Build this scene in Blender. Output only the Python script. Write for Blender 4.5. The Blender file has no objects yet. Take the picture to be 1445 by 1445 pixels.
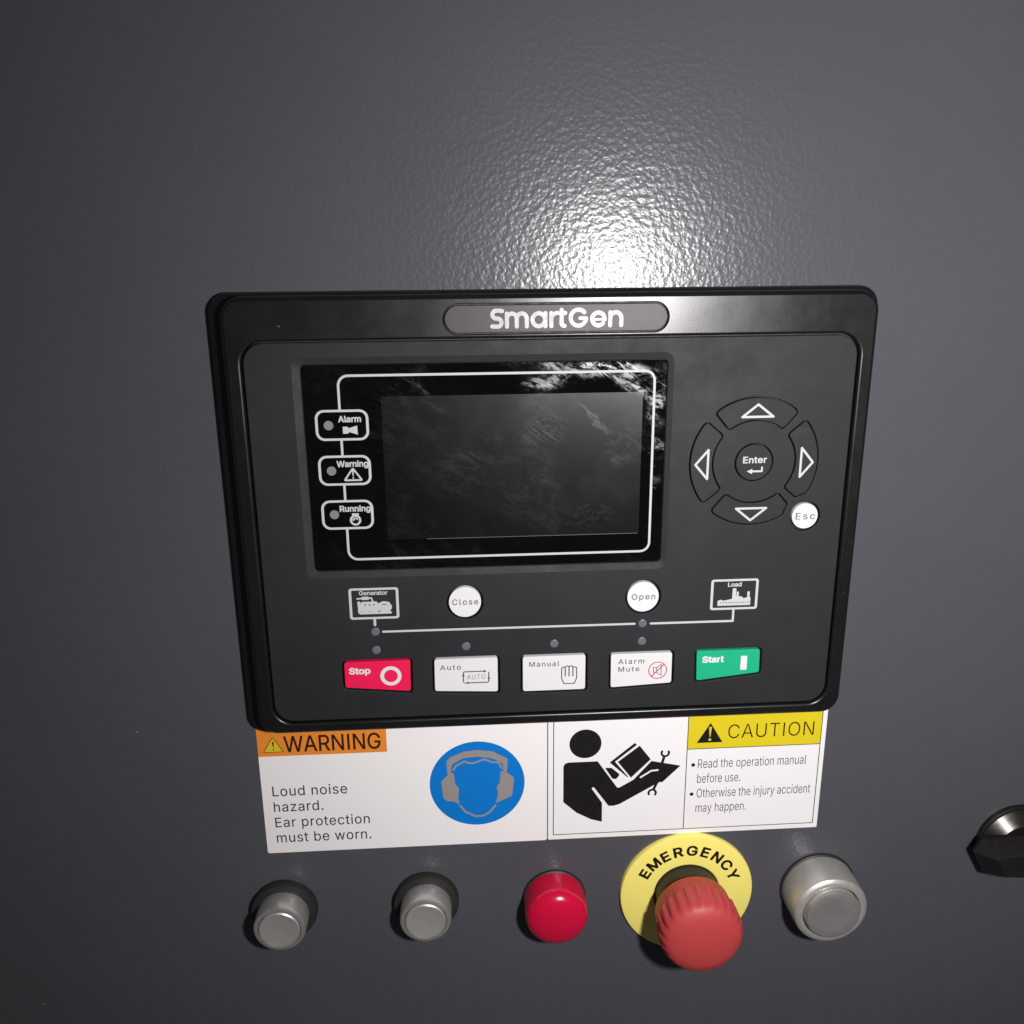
import bpy, math, random
from math import pi, cos, sin, radians, hypot, atan2
from mathutils import Vector, Matrix
from mathutils.geometry import delaunay_2d_cdt

# ------------------------------------------------------------------ scene, camera, light
scene = bpy.context.scene
MM = 0.001
HEIGHT = 1.25                                   # height of the controller's centre above the floor (m)
UPRIGHT = Matrix.Rotation(pi/2, 4, 'X')         # design (x right, y up, z out of the panel) -> world

def W(x, y, z=0.0):
    return Vector((x*MM, -z*MM, y*MM + HEIGHT))

cam_data = bpy.data.cameras.new('camera')
cam_data.sensor_width = 36.0
cam_data.lens = 1248.65/1445*36.0
cam_data.clip_start = 0.005
cam_data.clip_end = 50
camera = bpy.data.objects.new('camera', cam_data)
scene.collection.objects.link(camera)
R = Matrix(((0.99797067, 0.02605868, -0.05809889, 0),
            (-0.0089585, 0.96080971, 0.27706397, 0),
            (0.0630419, -0.27598124, 0.95909336, 0),
            (0, 0, 0, 1)))
camera.matrix_world = Matrix.Translation(W(-30.23, 86.34, 278.40)) @ UPRIGHT @ R
scene.camera = camera

world = bpy.data.worlds.new('World')
scene.world = world
world.use_nodes = True
world.node_tree.nodes['Background'].inputs[0].default_value = (0.92, 0.95, 1.0, 1)
world.node_tree.nodes['Background'].inputs[1].default_value = 0.052

lamp_data = bpy.data.lights.new('hand_lamp', 'SPOT')          # the torch held beside the camera
lamp_data.energy = 5.1
lamp_data.color = (1.0, 0.97, 0.96)
lamp_data.shadow_soft_size = 0.011
lamp_data.spot_size = radians(168)
lamp_data.spot_blend = 1.0
lamp = bpy.data.objects.new('hand_lamp', lamp_data)
lamp.location = W(67, 74, 280)
lamp.rotation_euler = (W(120, -20, 0) - lamp.location).to_track_quat('-Z', 'Y').to_euler()
scene.collection.objects.link(lamp)

scene.view_settings.view_transform = 'Standard'
scene.view_settings.look = 'None'
scene.view_settings.exposure = 0.0
scene.view_settings.gamma = 1.0
scene.view_settings.use_curve_mapping = False

# ------------------------------------------------------------------ glyph outlines (1/1000 em)
GLYPHS = {
'!': (196, '67,160 63,509 132,509 128,160;98,-4 86,-3 75,1 66,9 58,18 54,29 52,41 54,53 58,64 66,73 75,80 86,85 98,86 110,85 121,80 130,73 138,64 142,53 143,41 142,29 138,18 130,9 121,1 110,-3'),
'.': (188, '95,-4 83,-3 73,1 63,9 55,18 51,29 50,41 51,53 55,64 63,73 73,81 83,85 95,87 107,85 118,81 128,73 135,64 140,53 141,41 140,29 135,18 128,9 118,1 107,-3'),
'A': (480, '16,0 201,509 276,509 463,0 395,0 287,302 280,323 272,346 264,372 255,402 244,438 232,478 245,478 233,437 222,402 213,371 204,345 197,322 191,302 85,0;110,142 110,199 370,199 370,142'),
'C': (510, '267,-7 225,-3 186,7 150,25 119,49 92,79 70,115 53,157 44,203 40,254 44,305 53,352 70,393 92,429 119,459 150,484 186,501 225,512 267,516 293,514 317,511 340,504 362,496 383,485 402,471 419,456 435,438 448,418 459,397 467,373 473,348 408,348 404,365 397,380 389,395 380,407 369,418 357,428 344,437 330,444 315,449 300,453 284,455 267,456 237,453 209,445 184,432 161,414 141,391 125,364 113,332 106,295 103,254 106,213 113,177 125,145 141,117 161,94 184,76 210,63 237,56 267,53 284,54 300,56 315,60 330,65 344,72 357,81 369,90 380,102 389,114 397,128 404,144 408,160 473,160 467,135 459,112 448,91 435,71 420,53 402,38 383,24 363,13 341,5 317,-2 293,-6'),
'E': (419, '60,0 60,509 372,509 372,452 125,452 125,286 355,286 355,229 125,229 125,57 375,57 375,0'),
'G': (520, '269,-7 225,-3 185,7 149,25 118,49 91,79 69,116 53,157 43,203 40,254 43,305 53,352 69,393 91,429 117,459 149,484 184,501 223,512 265,516 291,514 316,510 340,504 363,494 384,483 403,469 421,453 436,436 449,416 460,395 468,373 474,349 408,349 402,365 395,379 387,393 378,406 368,417 356,427 344,436 330,443 315,448 300,453 283,455 265,456 236,453 209,445 183,432 160,414 141,392 125,364 113,332 106,295 103,254 106,213 113,177 125,145 141,117 161,95 184,76 210,63 238,56 269,53 296,55 322,61 345,71 365,85 382,102 396,123 407,147 413,173 415,202 434,199 283,199 283,256 478,256 478,200 475,160 466,124 451,91 431,62 406,38 377,19 344,5 308,-4'),
'I': (210, '73,0 73,509 138,509 138,0'),
'L': (393, '60,0 60,509 125,509 125,57 361,57 361,0'),
'M': (628, '60,0 60,509 152,509 277,187 280,179 284,170 287,159 299,123 303,110 307,97 311,84 315,71 319,60 322,49 307,49 318,83 330,121 334,134 338,146 342,158 346,169 349,179 352,187 476,509 568,509 568,0 504,0 504,291 504,327 505,340 505,354 505,369 506,413 507,457 513,457 508,441 503,425 498,409 482,363 477,348 472,335 467,322 463,310 459,300 456,291 342,0 286,0 170,291 167,300 163,310 159,321 145,361 140,376 134,392 129,408 124,424 118,441 112,457 119,457 120,416 121,372 122,328 122,315 122,302 122,291 122,0'),
'N': (523, '60,0 60,509 136,509 343,183 349,174 355,163 363,151 371,137 379,122 388,107 396,90 405,73 414,55 405,54 403,72 402,90 401,108 400,126 399,142 399,157 399,195 399,509 463,509 463,0 387,0 202,290 194,303 186,317 177,331 168,346 159,363 148,381 108,452 119,454 122,384 123,363 124,345 124,328 125,313 125,301 125,291 125,0'),
'O': (533, '267,-7 225,-3 186,7 150,25 119,49 92,79 70,115 53,157 44,203 40,254 44,305 53,352 70,393 92,429 119,459 150,484 186,501 225,512 267,516 309,512 348,501 384,484 415,459 442,429 464,393 480,352 490,305 493,254 490,203 480,157 464,115 442,79 415,49 384,25 348,7 309,-3;267,53 296,55 324,63 349,76 372,94 392,116 408,144 420,176 428,213 430,254 428,295 420,332 408,365 392,392 372,415 349,433 324,446 296,453 267,456 237,453 210,445 184,433 161,415 142,392 125,364 113,332 106,295 103,254 106,213 113,176 125,144 142,117 161,94 184,76 210,63 237,55'),
'R': (449, '60,0 60,509 236,509 273,506 305,500 333,489 356,473 376,455 390,433 401,408 407,381 409,352 407,323 401,296 390,271 376,250 356,232 333,217 305,206 273,200 236,198 96,198 96,255 234,255 258,256 280,260 298,267 313,276 325,287 334,300 340,316 344,333 345,352 344,371 340,389 334,405 325,419 313,430 298,440 279,446 258,451 233,452 125,452 125,0;353,0 230,229 303,229 428,0'),
'S': (447, '224,-9 188,-7 156,-1 128,9 102,23 81,40 64,60 51,83 42,109 38,137 104,137 108,118 114,102 123,88 136,76 150,66 166,59 185,53 204,50 224,49 246,50 267,54 286,60 303,69 317,79 329,92 338,106 344,122 346,139 344,154 340,168 332,179 322,189 310,197 296,205 280,211 263,217 245,222 184,239 145,253 112,269 86,289 67,313 56,341 52,372 54,400 62,425 75,448 92,468 113,484 138,498 165,508 195,514 227,516 259,514 289,508 316,498 340,484 360,468 377,449 390,427 398,403 401,378 337,378 332,402 320,421 302,437 280,449 254,456 225,459 204,457 185,454 167,448 152,440 139,430 129,418 121,405 117,391 115,376 117,359 122,345 131,334 142,324 155,315 169,308 184,302 198,297 212,293 264,279 279,275 295,270 312,264 328,256 344,248 359,238 372,226 384,213 395,198 402,180 407,161 408,139 406,112 399,87 386,64 370,43 349,25 323,11 294,0 261,-7'),
'T': (449, '32,452 32,509 417,509 417,452 257,452 257,0 193,0 193,452'),
'U': (517, '259,-8 220,-6 186,2 154,15 126,33 103,55 85,80 71,108 63,140 60,173 60,509 124,509 124,178 126,155 132,133 141,113 153,95 169,80 187,68 208,59 232,53 259,52 285,53 309,59 331,68 349,80 364,95 377,113 385,133 391,155 393,178 393,509 457,509 457,173 454,140 446,108 433,80 414,55 391,33 363,15 332,2 297,-6'),
'W': (686, '155,0 16,509 82,509 163,196 167,179 172,162 175,145 179,128 183,111 187,94 190,76 194,58 197,40 189,40 193,58 196,76 200,94 203,111 207,128 211,145 215,162 220,179 224,196 306,509 380,509 462,196 466,179 470,162 474,145 478,128 482,111 486,94 490,76 494,58 497,40 488,40 492,58 495,76 499,94 503,111 506,128 510,145 523,196 603,509 670,509 530,0 455,0 368,323 362,345 357,368 351,391 346,417 341,445 336,475 350,475 345,446 340,420 335,395 330,371 324,347 318,323 230,0'),
'Y': (472, '203,0 203,208 16,509 91,509 192,344 203,327 213,309 222,292 231,274 240,254 250,230 224,230 233,254 242,275 251,293 260,310 270,327 280,344 381,509 455,509 268,208 268,0'),
'a': (389, '160,-9 137,-7 115,-3 94,5 76,15 60,29 48,45 38,63 32,84 30,108 32,128 36,146 43,161 53,174 64,184 78,193 92,200 108,206 125,211 143,214 161,217 178,220 200,223 218,225 234,227 247,229 257,231 265,235 271,240 274,246 276,255 276,257 275,272 272,285 267,297 260,307 251,315 240,322 227,327 212,330 196,331 178,330 163,327 149,322 137,316 127,309 118,301 110,292 104,283 100,274 41,291 51,313 64,331 79,346 95,358 114,368 133,375 153,380 173,383 194,384 208,384 223,382 239,379 255,375 271,369 286,360 300,350 312,336 322,320 330,301 335,278 337,251 337,0 277,0 277,52 272,52 267,43 260,34 252,25 242,16 229,8 215,1 199,-4 181,-7;170,45 192,47 211,51 228,59 242,68 254,80 263,93 270,108 274,122 276,138 276,190 272,187 267,184 259,182 251,180 241,178 231,176 221,174 210,173 200,171 175,168 161,166 147,163 134,159 122,153 112,147 103,139 97,130 93,118 92,105 93,93 96,82 102,72 109,64 119,57 130,52 142,48 156,46'),
'b': (424, '229,-8 208,-7 189,-3 172,4 159,12 147,21 138,31 130,41 123,50 118,59 112,59 112,0 53,0 53,509 114,509 114,319 118,319 123,327 130,336 137,346 147,355 158,364 171,373 188,379 207,383 229,384 259,382 287,374 313,361 335,342 354,320 370,293 381,261 388,227 390,189 388,151 381,116 370,84 355,57 336,34 313,16 288,3 260,-6;220,47 242,49 262,55 279,66 294,80 306,97 316,117 323,139 327,163 328,189 327,215 323,239 316,261 307,281 295,298 280,311 262,322 243,328 220,330 198,328 178,322 161,312 147,299 134,282 125,263 118,241 114,216 113,189 114,162 118,138 125,115 135,95 147,78 162,65 179,55 198,49'),
'c': (396, '207,-8 174,-5 144,3 117,16 93,35 72,58 56,85 44,116 37,150 34,187 37,225 44,260 56,291 72,318 93,341 117,360 144,374 174,382 207,384 226,384 243,381 260,377 276,371 291,364 305,356 318,346 330,335 340,322 349,308 356,293 362,277 303,262 300,272 295,281 290,289 284,297 278,304 270,311 261,316 252,321 242,325 231,328 220,329 207,330 184,328 163,321 145,310 130,296 118,278 108,258 102,236 98,212 96,187 98,163 102,139 108,117 118,97 130,80 145,66 163,55 184,49 207,46 220,47 232,49 243,52 253,55 262,60 271,66 279,73 285,80 292,89 297,98 301,107 304,117 363,102 357,86 350,70 341,56 331,43 319,32 306,21 292,12 277,5 261,-1 244,-5 226,-7'),
'd': (424, '195,-8 165,-6 137,3 111,16 89,34 70,57 55,84 43,116 36,151 34,189 36,227 43,261 55,293 70,320 89,342 112,361 137,374 165,382 196,384 218,383 237,379 253,373 267,364 278,355 287,346 295,336 301,327 306,319 311,319 311,509 372,509 372,0 313,0 313,59 307,59 301,50 295,41 287,31 277,21 266,12 252,4 236,-3 217,-7;205,47 226,49 246,55 263,65 278,78 290,95 299,115 306,138 310,162 312,189 310,216 306,241 300,263 290,282 278,299 263,312 246,322 227,328 205,330 182,328 162,322 145,311 130,298 118,281 108,261 102,239 98,215 96,189 98,163 102,139 109,117 118,97 130,80 145,66 162,55 182,49'),
'e': (404, '212,-8 177,-5 145,3 117,16 92,35 72,58 56,85 44,116 37,150 34,187 36,224 44,258 55,290 71,317 91,340 115,359 142,373 172,382 205,384 226,383 246,380 266,374 285,366 303,355 319,341 334,324 347,305 357,282 365,256 370,227 371,194 371,169 75,169 75,221 338,221 310,202 308,226 304,248 298,269 288,286 277,301 263,314 246,323 227,328 205,330 183,328 164,323 146,313 131,301 119,286 109,270 102,251 97,231 96,211 96,178 98,151 102,127 110,106 121,88 135,73 151,61 169,53 190,48 212,46 227,47 241,49 254,53 265,58 276,65 285,73 294,82 300,93 306,105 365,91 358,72 348,55 335,39 320,26 302,14 283,4 261,-3 237,-7'),
'f': (254, '228,379 228,327 6,327 6,379;81,0 81,432 82,452 87,470 96,486 107,499 120,510 135,519 152,525 169,529 187,530 201,530 212,529 222,527 231,525 238,523 243,521 227,468 224,470 220,471 215,472 209,473 202,474 195,474 178,472 164,468 154,460 147,449 143,435 142,419 142,0'),
'g': (425, '207,-151 180,-149 156,-146 134,-140 114,-132 97,-122 82,-110 70,-97 59,-84 51,-69 101,-41 107,-49 114,-57 122,-66 131,-74 142,-82 154,-88 169,-93 187,-96 207,-97 236,-95 261,-87 282,-75 298,-58 308,-34 311,-6 311,68 306,68 301,60 294,51 287,41 277,32 266,23 252,16 236,10 217,6 195,5 165,7 138,14 113,27 90,43 71,65 55,90 43,120 36,154 34,191 36,229 43,263 55,293 71,320 90,342 112,361 138,374 166,382 196,384 218,383 237,379 253,373 267,365 279,356 288,346 296,336 302,327 308,319 313,319 313,379 372,379 372,-9 370,-40 363,-67 350,-90 334,-109 314,-124 291,-136 265,-144 237,-149;205,59 227,61 246,66 264,75 278,87 290,103 300,121 307,142 311,166 312,193 311,219 307,242 300,264 291,283 279,299 264,312 247,322 227,328 205,330 182,328 163,322 145,312 130,298 118,282 109,262 102,241 98,218 96,193 98,167 102,144 109,123 118,104 131,88 145,76 163,66 183,61'),
'h': (410, '114,227 114,0 53,0 53,509 114,509 114,287 102,287 116,319 132,344 152,362 175,374 200,382 227,384 252,383 275,377 295,369 313,356 328,340 341,321 350,298 355,271 357,240 357,0 296,0 296,235 293,263 286,286 273,304 256,318 235,326 210,329 192,328 176,324 161,317 147,308 136,297 126,283 119,266 115,248'),
'i': (167, '53,0 53,379 114,379 114,0;84,443 73,444 63,448 54,455 47,463 43,472 41,483 43,494 47,504 54,512 63,518 73,522 84,524 95,522 105,518 114,512 121,504 125,494 126,483 125,472 121,463 114,455 105,448 95,444'),
'j': (167, '53,379 114,379 114,-30 112,-52 108,-72 102,-90 92,-106 80,-119 65,-129 47,-137 27,-141 4,-143 -10,-143 -10,-87 2,-87 18,-85 31,-80 40,-72 47,-61 51,-46 53,-29;83,443 72,444 62,448 53,455 47,463 42,472 41,483 42,494 47,504 53,512 62,518 72,522 83,524 95,522 105,518 114,512 120,504 125,494 126,483 125,472 120,463 114,455 105,448 95,444'),
'l': (189, '139,-2 112,0 91,8 74,20 62,37 55,59 53,84 53,509 114,509 114,99 114,83 117,71 120,62 126,57 135,53 146,52 152,52 157,52 160,53 164,53 167,54 170,54 181,3 175,1 169,0 162,-1 154,-2 147,-2'),
'm': (610, '53,0 53,379 112,379 112,295 108,295 114,314 122,331 132,346 144,358 158,368 172,376 187,382 203,385 219,386 245,383 268,375 287,361 303,342 314,320 321,295 312,295 318,312 326,329 337,343 350,356 364,366 381,375 398,381 417,385 437,386 458,385 478,380 497,372 514,361 529,346 541,328 550,307 555,283 557,255 557,0 496,0 496,254 493,279 485,298 473,313 456,323 438,329 419,330 402,329 387,326 374,320 363,312 353,302 345,290 340,277 336,263 335,247 335,0 274,0 274,260 272,280 265,297 253,311 238,322 220,328 199,330 185,329 171,326 158,320 145,312 135,302 126,289 119,274 115,257 114,238 114,0'),
'n': (410, '114,227 114,0 53,0 53,379 112,379 112,287 102,287 116,319 132,344 152,362 175,374 200,382 227,384 252,383 275,377 295,369 313,356 328,340 341,321 350,298 355,271 357,240 357,0 296,0 296,235 293,263 286,286 273,304 256,318 235,326 210,329 192,328 176,324 161,317 147,308 136,297 126,283 119,266 115,248'),
'o': (415, '207,-8 174,-5 144,3 117,16 93,35 72,58 56,85 44,116 37,150 34,187 37,225 44,260 56,291 72,318 93,341 117,360 144,374 174,382 207,384 241,382 271,374 299,360 323,341 343,318 359,291 371,260 379,225 381,187 379,150 371,116 359,85 343,58 323,35 299,16 271,3 241,-5;207,46 231,49 252,55 270,66 285,80 298,97 307,117 314,139 318,163 319,187 318,212 314,236 307,258 298,278 285,296 270,310 252,321 231,328 207,330 184,328 163,321 145,310 130,296 118,278 108,258 102,236 98,212 96,187 98,163 102,139 108,117 118,97 130,80 145,66 163,55 184,49'),
'p': (424, '53,-143 53,379 112,379 112,319 118,319 123,327 130,336 137,346 147,355 158,364 171,373 188,379 207,383 229,384 259,382 287,374 313,361 335,342 354,320 370,293 381,261 388,227 390,189 388,151 381,116 370,84 355,57 336,34 313,16 288,3 260,-6 229,-8 208,-7 189,-3 173,4 159,12 147,21 138,31 130,41 124,50 118,59 114,59 114,-143;220,47 242,49 262,55 279,66 294,80 306,97 316,117 323,139 327,163 328,189 327,215 323,239 316,261 307,281 295,298 280,311 262,322 243,328 220,330 198,328 178,322 161,312 147,299 134,282 125,263 118,241 114,216 113,189 114,162 118,138 125,115 135,95 147,78 162,65 179,55 198,49'),
'r': (259, '53,0 53,379 112,379 112,321 115,321 124,339 137,354 152,367 171,377 191,383 213,385 218,385 223,385 229,384 243,384 243,322 241,323 236,324 230,324 223,325 215,326 207,326 190,324 174,321 159,315 146,306 135,296 126,284 119,269 115,254 114,237 114,0'),
's': (365, '182,-8 157,-7 133,-3 112,3 93,12 76,24 62,38 50,54 41,73 36,94 94,107 101,87 111,72 124,60 141,52 160,47 181,45 206,47 227,53 244,62 258,74 265,88 268,103 266,115 262,126 254,136 243,144 229,150 212,155 149,170 118,180 92,192 72,208 58,227 50,249 47,274 49,295 55,314 65,332 79,347 95,360 115,370 137,378 161,383 187,384 212,383 234,379 254,372 271,363 286,352 299,339 309,324 318,308 324,290 268,277 262,291 254,304 243,316 228,325 210,331 187,333 166,331 147,326 131,317 119,305 111,292 109,277 110,264 115,253 124,243 136,235 152,229 172,223 229,209 261,200 287,187 306,171 320,153 328,131 331,107 329,85 323,65 312,47 298,31 281,18 260,6 236,-2 210,-7'),
't': (227, '204,379 204,327 6,327 6,379;65,471 126,471 126,98 127,83 130,70 136,61 144,55 156,51 170,50 175,50 180,50 185,51 191,52 197,53 202,54 213,2 207,0 200,-2 192,-3 184,-3 176,-4 168,-4 138,-1 113,7 92,21 77,41 68,64 65,93'),
'u': (410, '182,-5 158,-3 135,2 115,11 97,23 82,39 69,59 60,82 54,109 53,139 53,379 114,379 114,144 116,117 124,94 137,75 154,61 175,53 200,50 218,51 234,55 249,62 263,71 274,83 283,97 290,113 295,132 296,153 296,379 357,379 357,0 298,0 298,92 307,92 294,60 277,35 257,17 234,5 209,-3'),
'w': (567, '138,0 23,379 87,379 133,214 140,190 147,164 154,137 161,107 168,75 175,41 165,41 172,74 179,105 186,135 192,163 199,189 206,214 252,379 316,379 362,214 368,189 375,163 382,136 388,106 395,75 402,41 391,41 399,75 406,106 413,135 420,163 427,189 434,214 480,379 545,379 429,0 368,0 319,172 305,225 300,243 295,262 291,280 277,338 291,338 277,280 272,262 267,243 263,225 258,207 253,189 248,172 199,0'),
'y': (389, '47,-139 61,-86 71,-87 83,-89 94,-90 104,-89 113,-86 122,-81 130,-74 138,-64 145,-51 151,-36 163,-1 17,379 84,379 165,155 173,132 180,109 187,87 193,64 199,42 206,21 184,21 190,42 196,64 202,87 209,110 216,132 224,155 305,379 371,379 204,-58 196,-77 187,-93 177,-107 165,-119 153,-128 139,-136 125,-141 109,-144 91,-145 82,-145 73,-144 65,-143 57,-142 52,-140'),
'z': (380, '42,0 42,46 254,320 254,323 48,323 48,379 333,379 333,331 126,60 126,56 339,56 339,0'),
' ': (188, ''),
}


# ------------------------------------------------------------------ 2-D helpers (all in millimetres)
def area(p):
    return 0.5*sum(p[i-1][0]*p[i][1] - p[i][0]*p[i-1][1] for i in range(len(p)))

def ccw(p):
    return p if area(p) > 0 else p[::-1]

def cw(p):
    return p if area(p) < 0 else p[::-1]

def offset(p, d):
    """move a closed outline sideways: d > 0 grows a counter-clockwise outline"""
    n, out = len(p), []
    for i in range(n):
        ax, ay = p[i-1]; bx, by = p[i]; cx, cy = p[(i+1) % n]
        l1 = hypot(bx-ax, by-ay) or 1e-9; l2 = hypot(cx-bx, cy-by) or 1e-9
        n1 = ((by-ay)/l1, -(bx-ax)/l1); n2 = ((cy-by)/l2, -(cx-bx)/l2)
        k = 1 + n1[0]*n2[0] + n1[1]*n2[1]
        k = max(k, 0.35)
        out.append((bx + d*(n1[0]+n2[0])/k, by + d*(n1[1]+n2[1])/k))
    return out

def arc(cx, cy, r, a0, a1, n):
    return [(cx + r*cos(radians(a0+(a1-a0)*i/n)), cy + r*sin(radians(a0+(a1-a0)*i/n))) for i in range(n+1)]

def circle(cx, cy, r, n=40):
    return [(cx + r*cos(2*pi*i/n), cy + r*sin(2*pi*i/n)) for i in range(n)]

def rrect(x0, y0, x1, y1, r, n=6):
    p = []
    for cx, cy, a in ((x1-r, y0+r, -90), (x1-r, y1-r, 0), (x0+r, y1-r, 90), (x0+r, y0+r, 180)):
        p += arc(cx, cy, r, a, a+90, n)
    return p

def round_poly(pts, r, n=4):
    """counter-clockwise polygon with every corner rounded"""
    pts = ccw(pts); m = len(pts); out = []
    for i in range(m):
        a, b, c = (Vector(pts[i-1]), Vector(pts[i]), Vector(pts[(i+1) % m]))
        u = (a-b); v = (c-b)
        t = min(r, u.length*.45, v.length*.45)
        p0 = b + u.normalized()*t; p1 = b + v.normalized()*t
        for k in range(n+1):
            s = k/n
            q = p0*(1-s)**2 + b*2*s*(1-s) + p1*s*s
            out.append((q.x, q.y))
    return out

def stroke(path, w, cap='round', closed=False):
    """outlines that together make a line of width w along the path"""
    loops = []
    pts = list(path) + ([path[0]] if closed else [])
    for (ax, ay), (bx, by) in zip(pts, pts[1:]):
        l = hypot(bx-ax, by-ay)
        if l < 1e-6:
            continue
        nx, ny = -(by-ay)/l*w/2, (bx-ax)/l*w/2
        loops.append([(ax-nx, ay-ny), (bx-nx, by-ny), (bx+nx, by+ny), (ax+nx, ay+ny)])
    inner = pts[:-1] if closed else (pts if cap == 'round' else pts[1:-1])
    for x, y in inner:
        loops.append(circle(x, y, w/2, 12))
    return [ccw(l) for l in loops]

def ring(outer, inner):
    return [ccw(outer), cw(inner)]

def winding(x, y, loops):
    wn = 0
    for p in loops:
        for i in range(len(p)):
            ax, ay = p[i-1]; bx, by = p[i]
            if ay <= y:
                if by > y and (bx-ax)*(y-ay) - (x-ax)*(by-ay) > 0: wn += 1
            elif by <= y and (bx-ax)*(y-ay) - (x-ax)*(by-ay) < 0: wn -= 1
    return wn

def fill(loops):
    """triangles inside the outlines (non-zero winding: overlaps join, clockwise outlines cut holes)"""
    v, e = [], []
    for p in loops:
        b = len(v); n = len(p)
        v += [Vector(q) for q in p]
        e += [(b+i, b+(i+1) % n) for i in range(n)]
    vs, _, fs, *_ = delaunay_2d_cdt(v, e, [], 0, 1e-5)
    out = []
    for f in fs:
        cx = sum(vs[i].x for i in f)/len(f); cy = sum(vs[i].y for i in f)/len(f)
        if winding(cx, cy, loops) != 0:
            a = sum(vs[f[k-1]].x*vs[f[k]].y - vs[f[k]].x*vs[f[k-1]].y for k in range(len(f)))
            out.append(list(f) if a > 0 else list(f)[::-1])
    used = sorted({i for f in out for i in f}); m = {j: k for k, j in enumerate(used)}
    return [(vs[i].x, vs[i].y) for i in used], [[m[i] for i in f] for f in out]

# ------------------------------------------------------------------ text
_glyph = {}
def glyph_loops(ch, bold):
    adv, s = GLYPHS[ch]
    loops = [[tuple(int(c)/1000 for c in q.split(',')) for q in l.split()] for l in s.split(';') if l]
    if bold and loops:
        sgn = -1 if area(max(loops, key=lambda l: abs(area(l)))) < 0 else 1
        loops = [offset(l, bold*sgn) for l in loops]
    return adv/1000, loops

def glyph_fill(ch, bold):
    key = (ch, bold)
    if key not in _glyph:
        adv, loops = glyph_loops(ch, bold)
        _glyph[key] = (adv, *(fill(loops) if loops else ([], [])))
    return _glyph[key]

CAP = 0.509
def text_geo(s, x0, x1, base, cap, bold=0.0, spacing=0.0):
    """lettering whose ink runs from x0 to x1 on the baseline with the given capital height"""
    pen, V, F = 0.0, [], []
    for ch in s:
        adv, v, f = glyph_fill(ch, bold)
        b = len(V)
        V += [(pen+x, y) for x, y in v]; F += [[i+b for i in t] for t in f]
        pen += adv + spacing
    a = min(x for x, y in V); z = max(x for x, y in V)
    sx = (x1-x0)/(z-a); sy = cap/CAP
    return [(x0+(x-a)*sx, base+y*sy) for x, y in V], F

def arc_text_geo(s, cx, cy, r, a0, a1, cap, width, bold):
    V, F = [], []
    for k, ch in enumerate(s):
        adv, v, f = glyph_fill(ch, bold)
        t = radians(a0 + (a1-a0)*k/(len(s)-1))
        mid = (min(q[0] for q in v)+max(q[0] for q in v))/2
        b = len(V)
        for x, y in v:
            px, py = (x-mid)*width, (y/CAP-.5)*cap + r
            V.append((cx + px*sin(t) + py*cos(t), cy - px*cos(t) + py*sin(t)))
        F += [[i+b for i in q] for q in f]
    return V, F

# ------------------------------------------------------------------ 3-D mesh builder
class MB:
    def __init__(self):
        self.v, self.f = [], []
    def add(self, v, f):
        b = len(self.v); self.v += v; self.f += [[i+b for i in t] for t in f]; return self
    def sheet(self, loops, z):
        v, f = fill(loops); return self.add([(x, y, z) for x, y in v], f)
    def geo(self, g, z):
        return self.add([(x, y, z) for x, y in g[0]], g[1])
    def loft(self, rows, cap0=False, cap1=False):
        """rows: closed loops (x,y,z) with equal counts, from back/outside to front/inside"""
        n = len(rows[0]); v = [q for r in rows for q in r]; f = []
        for k in range(len(rows)-1):
            for i in range(n):
                j = (i+1) % n
                f.append([k*n+i, k*n+j, (k+1)*n+j, (k+1)*n+i])
        if cap0: f.append(list(range(n))[::-1])
        if cap1: f.append([(len(rows)-1)*n+i for i in range(n)])
        return self.add(v, f)
    def lathe(self, cx, cy, prof, n=72, cap0=False, cap1=True):
        return self.loft([[(cx+r*cos(2*pi*i/n), cy+r*sin(2*pi*i/n), z) for i in range(n)] for r, z in prof], cap0, cap1)
    def block(self, outline, z0, z1, ch=0.3, back=False):
        """an upright prism with a rounded front edge"""
        o = ccw(outline)
        rows = [at(o, z0), at(o, z1-ch), at(offset(o, -ch*.3), z1-ch*.3), at(offset(o, -ch), z1)]
        return self.loft(rows, back, False).sheet([offset(o, -ch)], z1)

def at(loop, z):
    return [(x, y, z) for x, y in loop]

def link(ob):
    scene.collection.objects.link(ob); return ob

class Thing:
    """an Empty at the thing's base on the panel; parts are meshes under it"""
    def __init__(self, name, label, cat, x, y, z=0.0, group=None):
        o = bpy.data.objects.new(name, None)
        o.empty_display_size = 0.01
        o.matrix_world = Matrix.Translation(W(x, y, z)) @ UPRIGHT
        o['label'] = label; o['category'] = cat
        if group: o['group'] = group
        link(o); self.o = o; self.org = (x, y, z)
    def part(self, name, mb, material, parent=None, smooth=True, label=None, sharp=32):
        ox, oy, oz = self.org
        me = bpy.data.meshes.new(name)
        me.from_pydata([((x-ox)*MM, (y-oy)*MM, (z-oz)*MM) for x, y, z in mb.v], [], mb.f)
        me.materials.append(material)
        me.validate()
        if smooth:
            me.polygons.foreach_set('use_smooth', [True]*len(me.polygons))
            me.set_sharp_from_angle(angle=radians(sharp))
        me.update()
        ob = bpy.data.objects.new(name, me)
        ob.parent = parent or self.o
        if label: ob['label'] = label
        return link(ob)

def copy_thing(root, x, y, label):
    r = root.copy(); link(r); r.location = W(x, y); r['label'] = label
    for c in root.children:
        d = c.copy(); link(d); d.parent = r
        for g in c.children:
            h = g.copy(); link(h); h.parent = d
    return r

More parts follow.
